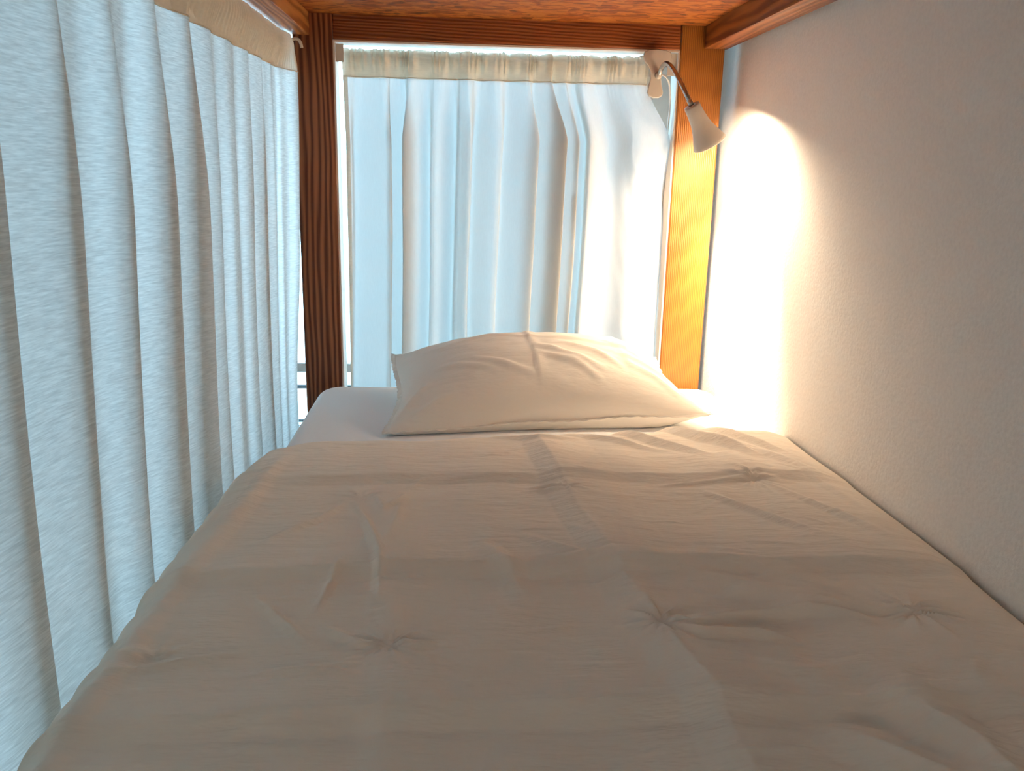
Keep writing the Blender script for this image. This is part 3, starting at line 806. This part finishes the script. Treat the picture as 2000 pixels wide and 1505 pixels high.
# ================================================================== CLIP LAMP
def clip_lamp():
    CXX, CYY = 0.4335, 1.982
    root = thing('clip_lamp', (CXX, CYY, 1.245), 'cream clip-on reading lamp with a steel gooseneck, lit against the wall', 'lamp')
    # front half of the clip: fan-shaped grip above, narrow waist, rounded jaw below
    def outline(sc=1.0):
        pts = [(-0.0325, 1.327), (-0.0290, 1.338), (-0.0180, 1.3425), (0.0, 1.3440), (0.0190, 1.3425), (0.0300, 1.338), (0.0330, 1.329), (0.0280, 1.318), (0.0170, 1.308),
               (0.0120, 1.296), (0.0110, 1.282), (0.0135, 1.268), (0.0175, 1.254), (0.0160, 1.246), (0.0080, 1.2415), (-0.0040, 1.2410), (-0.0140, 1.2445), (-0.0185, 1.252),
               (-0.0165, 1.266), (-0.0130, 1.282), (-0.0150, 1.297), (-0.0205, 1.309), (-0.0290, 1.318)]
        return [(CXX + x * sc, z) for x, z in pts]
    fj = mesh_obj('clip_front', extrude_outline(outline(), CYY, CYY + 0.007, 0.0022), M_LAMP, root)
    for k in range(5):
        xk = CXX - 0.012 + k * 0.006
        mesh_obj('grip_rib', tube([(xk, CYY - 0.0002, 1.330 - abs(k - 2) * 0.002), (xk, CYY - 0.0006, 1.318), (xk * 0.7 + CXX * 0.3, CYY - 0.0002, 1.306)], 0.0017, 6), M_LAMP, fj, True)
    mesh_obj('thumb_dish', tube([(CXX, CYY + 0.001, 1.256), (CXX, CYY - 0.0012, 1.256), (CXX, CYY + 0.0006, 1.256)], [0.0085, 0.0075, 0.0045], 20), M_LAMP, fj, True)
    mesh_obj('clip_back', extrude_outline([(x, z - 0.001) for x, z in outline(0.96)], 2.0705, 2.0765, 0.002), M_LAMP, root)
    mesh_obj('hinge_pin', tube([(CXX - 0.013, CYY + 0.016, 1.290), (CXX + 0.013, CYY + 0.016, 1.290)], 0.0045, 14), M_STEEL, root, True)
    mesh_obj('socket_boss', tube([(CXX + 0.004, CYY + 0.002, 1.289), (CXX + 0.004, CYY - 0.010, 1.290)], [0.0085, 0.0068], 16), M_LAMP, root, True)
    # head: rim centre and axis
    rim = Vector((0.5140, 1.800, 1.140)); ax = Vector((0.110, 0.030, -0.170)).normalized()
    L = 0.088
    back = rim - ax * L
    # ringed gooseneck
    n = 90
    p0 = Vector((CXX + 0.004, CYY - 0.010, 1.290))
    path = bez(p0, p0 + Vector((0.004, -0.040, 0.048)), back - ax * 0.075, back + ax * 0.004, n)
    mesh_obj('gooseneck', tube(path, [0.0046 + 0.0006 * math.sin(i * 2.4) for i in range(n + 1)], 12), M_STEEL, root, True)
    mesh_obj('neck_ferrule', tube([back - ax * 0.012, back + ax * 0.004], 0.0056, 14), M_STEEL, root, True)
    # lathe the shade about its axis, with wall thickness
    a = ax.cross(Vector((0, 0, 1))).normalized(); b = ax.cross(a)
    prof = [(0.0, 0.0050), (0.0, 0.0150), (0.004, 0.0165), (0.020, 0.0172), (0.036, 0.0187), (0.050, 0.0217), (0.062, 0.0257), (0.073, 0.0300), (0.082, 0.0335), (0.088, 0.0358), (0.0888, 0.0352),
            (0.082, 0.0322), (0.072, 0.0282), (0.060, 0.0240), (0.048, 0.0200), (0.034, 0.0170), (0.018, 0.0155), (0.005, 0.0148), (0.003, 0.0050)]
    bm = bmesh.new(); K = 48; rings = []
    for t_, r_ in prof:
        rings.append([bm.verts.new(back + ax * t_ + (a * math.cos(2 * math.pi * k / K) + b * math.sin(2 * math.pi * k / K)) * r_) for k in range(K)])
    for i in range(len(rings)):
        j = (i + 1) % len(rings)
        for k in range(K):
            bm.faces.new((rings[i][k], rings[i][(k + 1) % K], rings[j][(k + 1) % K], rings[j][k]))
    mesh_obj('shade', bm, M_LAMP, root, True)
    # reflector bulb seated in the shade
    bp = [(0.006, 0.0), (0.006, 0.010), (0.030, 0.011), (0.048, 0.0145), (0.060, 0.0170), (0.066, 0.0160), (0.069, 0.0110), (0.0705, 0.0)]
    bm = bmesh.new(); K = 24; rings = []
    for t_, r_ in bp:
        rings.append([bm.verts.new(back + ax * t_ + (a * math.cos(2 * math.pi * k / K) + b * math.sin(2 * math.pi * k / K)) * max(r_, 1e-4)) for k in range(K)])
    for i in range(len(rings) - 1):
        for k in range(K):
            bm.faces.new((rings[i][k], rings[i][(k + 1) % K], rings[i + 1][(k + 1) % K], rings[i + 1][k]))
    mesh_obj('bulb', bm, M_BULB, root, True)
    # cord looping from the clip down behind the curtain edge
    cord = bez((CXX + 0.012, CYY + 0.020, 1.292), (CXX + 0.050, 2.00, 1.30), (0.478, 2.03, 1.20), (0.4825, 2.055, 1.13), 20) + bez((0.4825, 2.055, 1.13), (0.484, 2.066, 1.0), (0.4835, 2.068, 0.8), (0.4835, 2.068, 0.42), 12)[1:]
    mesh_obj('power_cord', tube(cord, 0.0022, 8), M_UPVC, root, True)
    # its light: the reflector's beam and the wider spill
    pos = back + ax * 0.0755
    ld = bpy.data.lights.new('reflector_beam', 'SPOT'); ld.energy = LAMP_SPOT; ld.color = LAMP_COL; ld.spot_size = math.radians(88); ld.spot_blend = 0.75; ld.shadow_soft_size = 0.012
    lo = bpy.data.objects.new('reflector_beam', ld); C.objects.link(lo); lo.parent = root
    lo.matrix_parent_inverse = Matrix.Translation(root.location).inverted()
    lo.location = pos; lo.rotation_euler = ax.to_track_quat('-Z', 'Y').to_euler()
    l2 = bpy.data.lights.new('bulb_spill', 'POINT'); l2.energy = LAMP_SPILL; l2.color = LAMP_COL; l2.shadow_soft_size = 0.010
    o2 = bpy.data.objects.new('bulb_spill', l2); C.objects.link(o2); o2.parent = root
    o2.matrix_parent_inverse = Matrix.Translation(root.location).inverted(); o2.location = back + ax * 0.0775
    return root
clip_lamp()

# ================================================================== ADDED FILL LIGHT BEHIND THE VIEWER
def fill_light():  # added out of view to brighten the near bed and right wall
    root = thing('fill_light', (-0.2, -2.2, 1.25), 'added round warm fill light, out of view beyond the foot of the bed', 'lamp')
    mesh_obj('fill_backplate', tube([(-0.2, -2.199, 1.25), (-0.2, -2.18, 1.25)], [0.06, 0.055], 28), M_STEEL, root, True)
    pr = [(0.0, 0.05), (0.02, 0.10), (0.05, 0.115), (0.08, 0.10), (0.10, 0.06), (0.107, 0.001)]
    mesh_obj('fill_globe', tube([(-0.2, -2.18 + t_, 1.25) for t_, r_ in pr], [r_ for t_, r_ in pr], 32), mat_emit('warm_fill_glow', (1.0, 0.64, 0.36), FILL_STRENGTH), root, True)
fill_light()
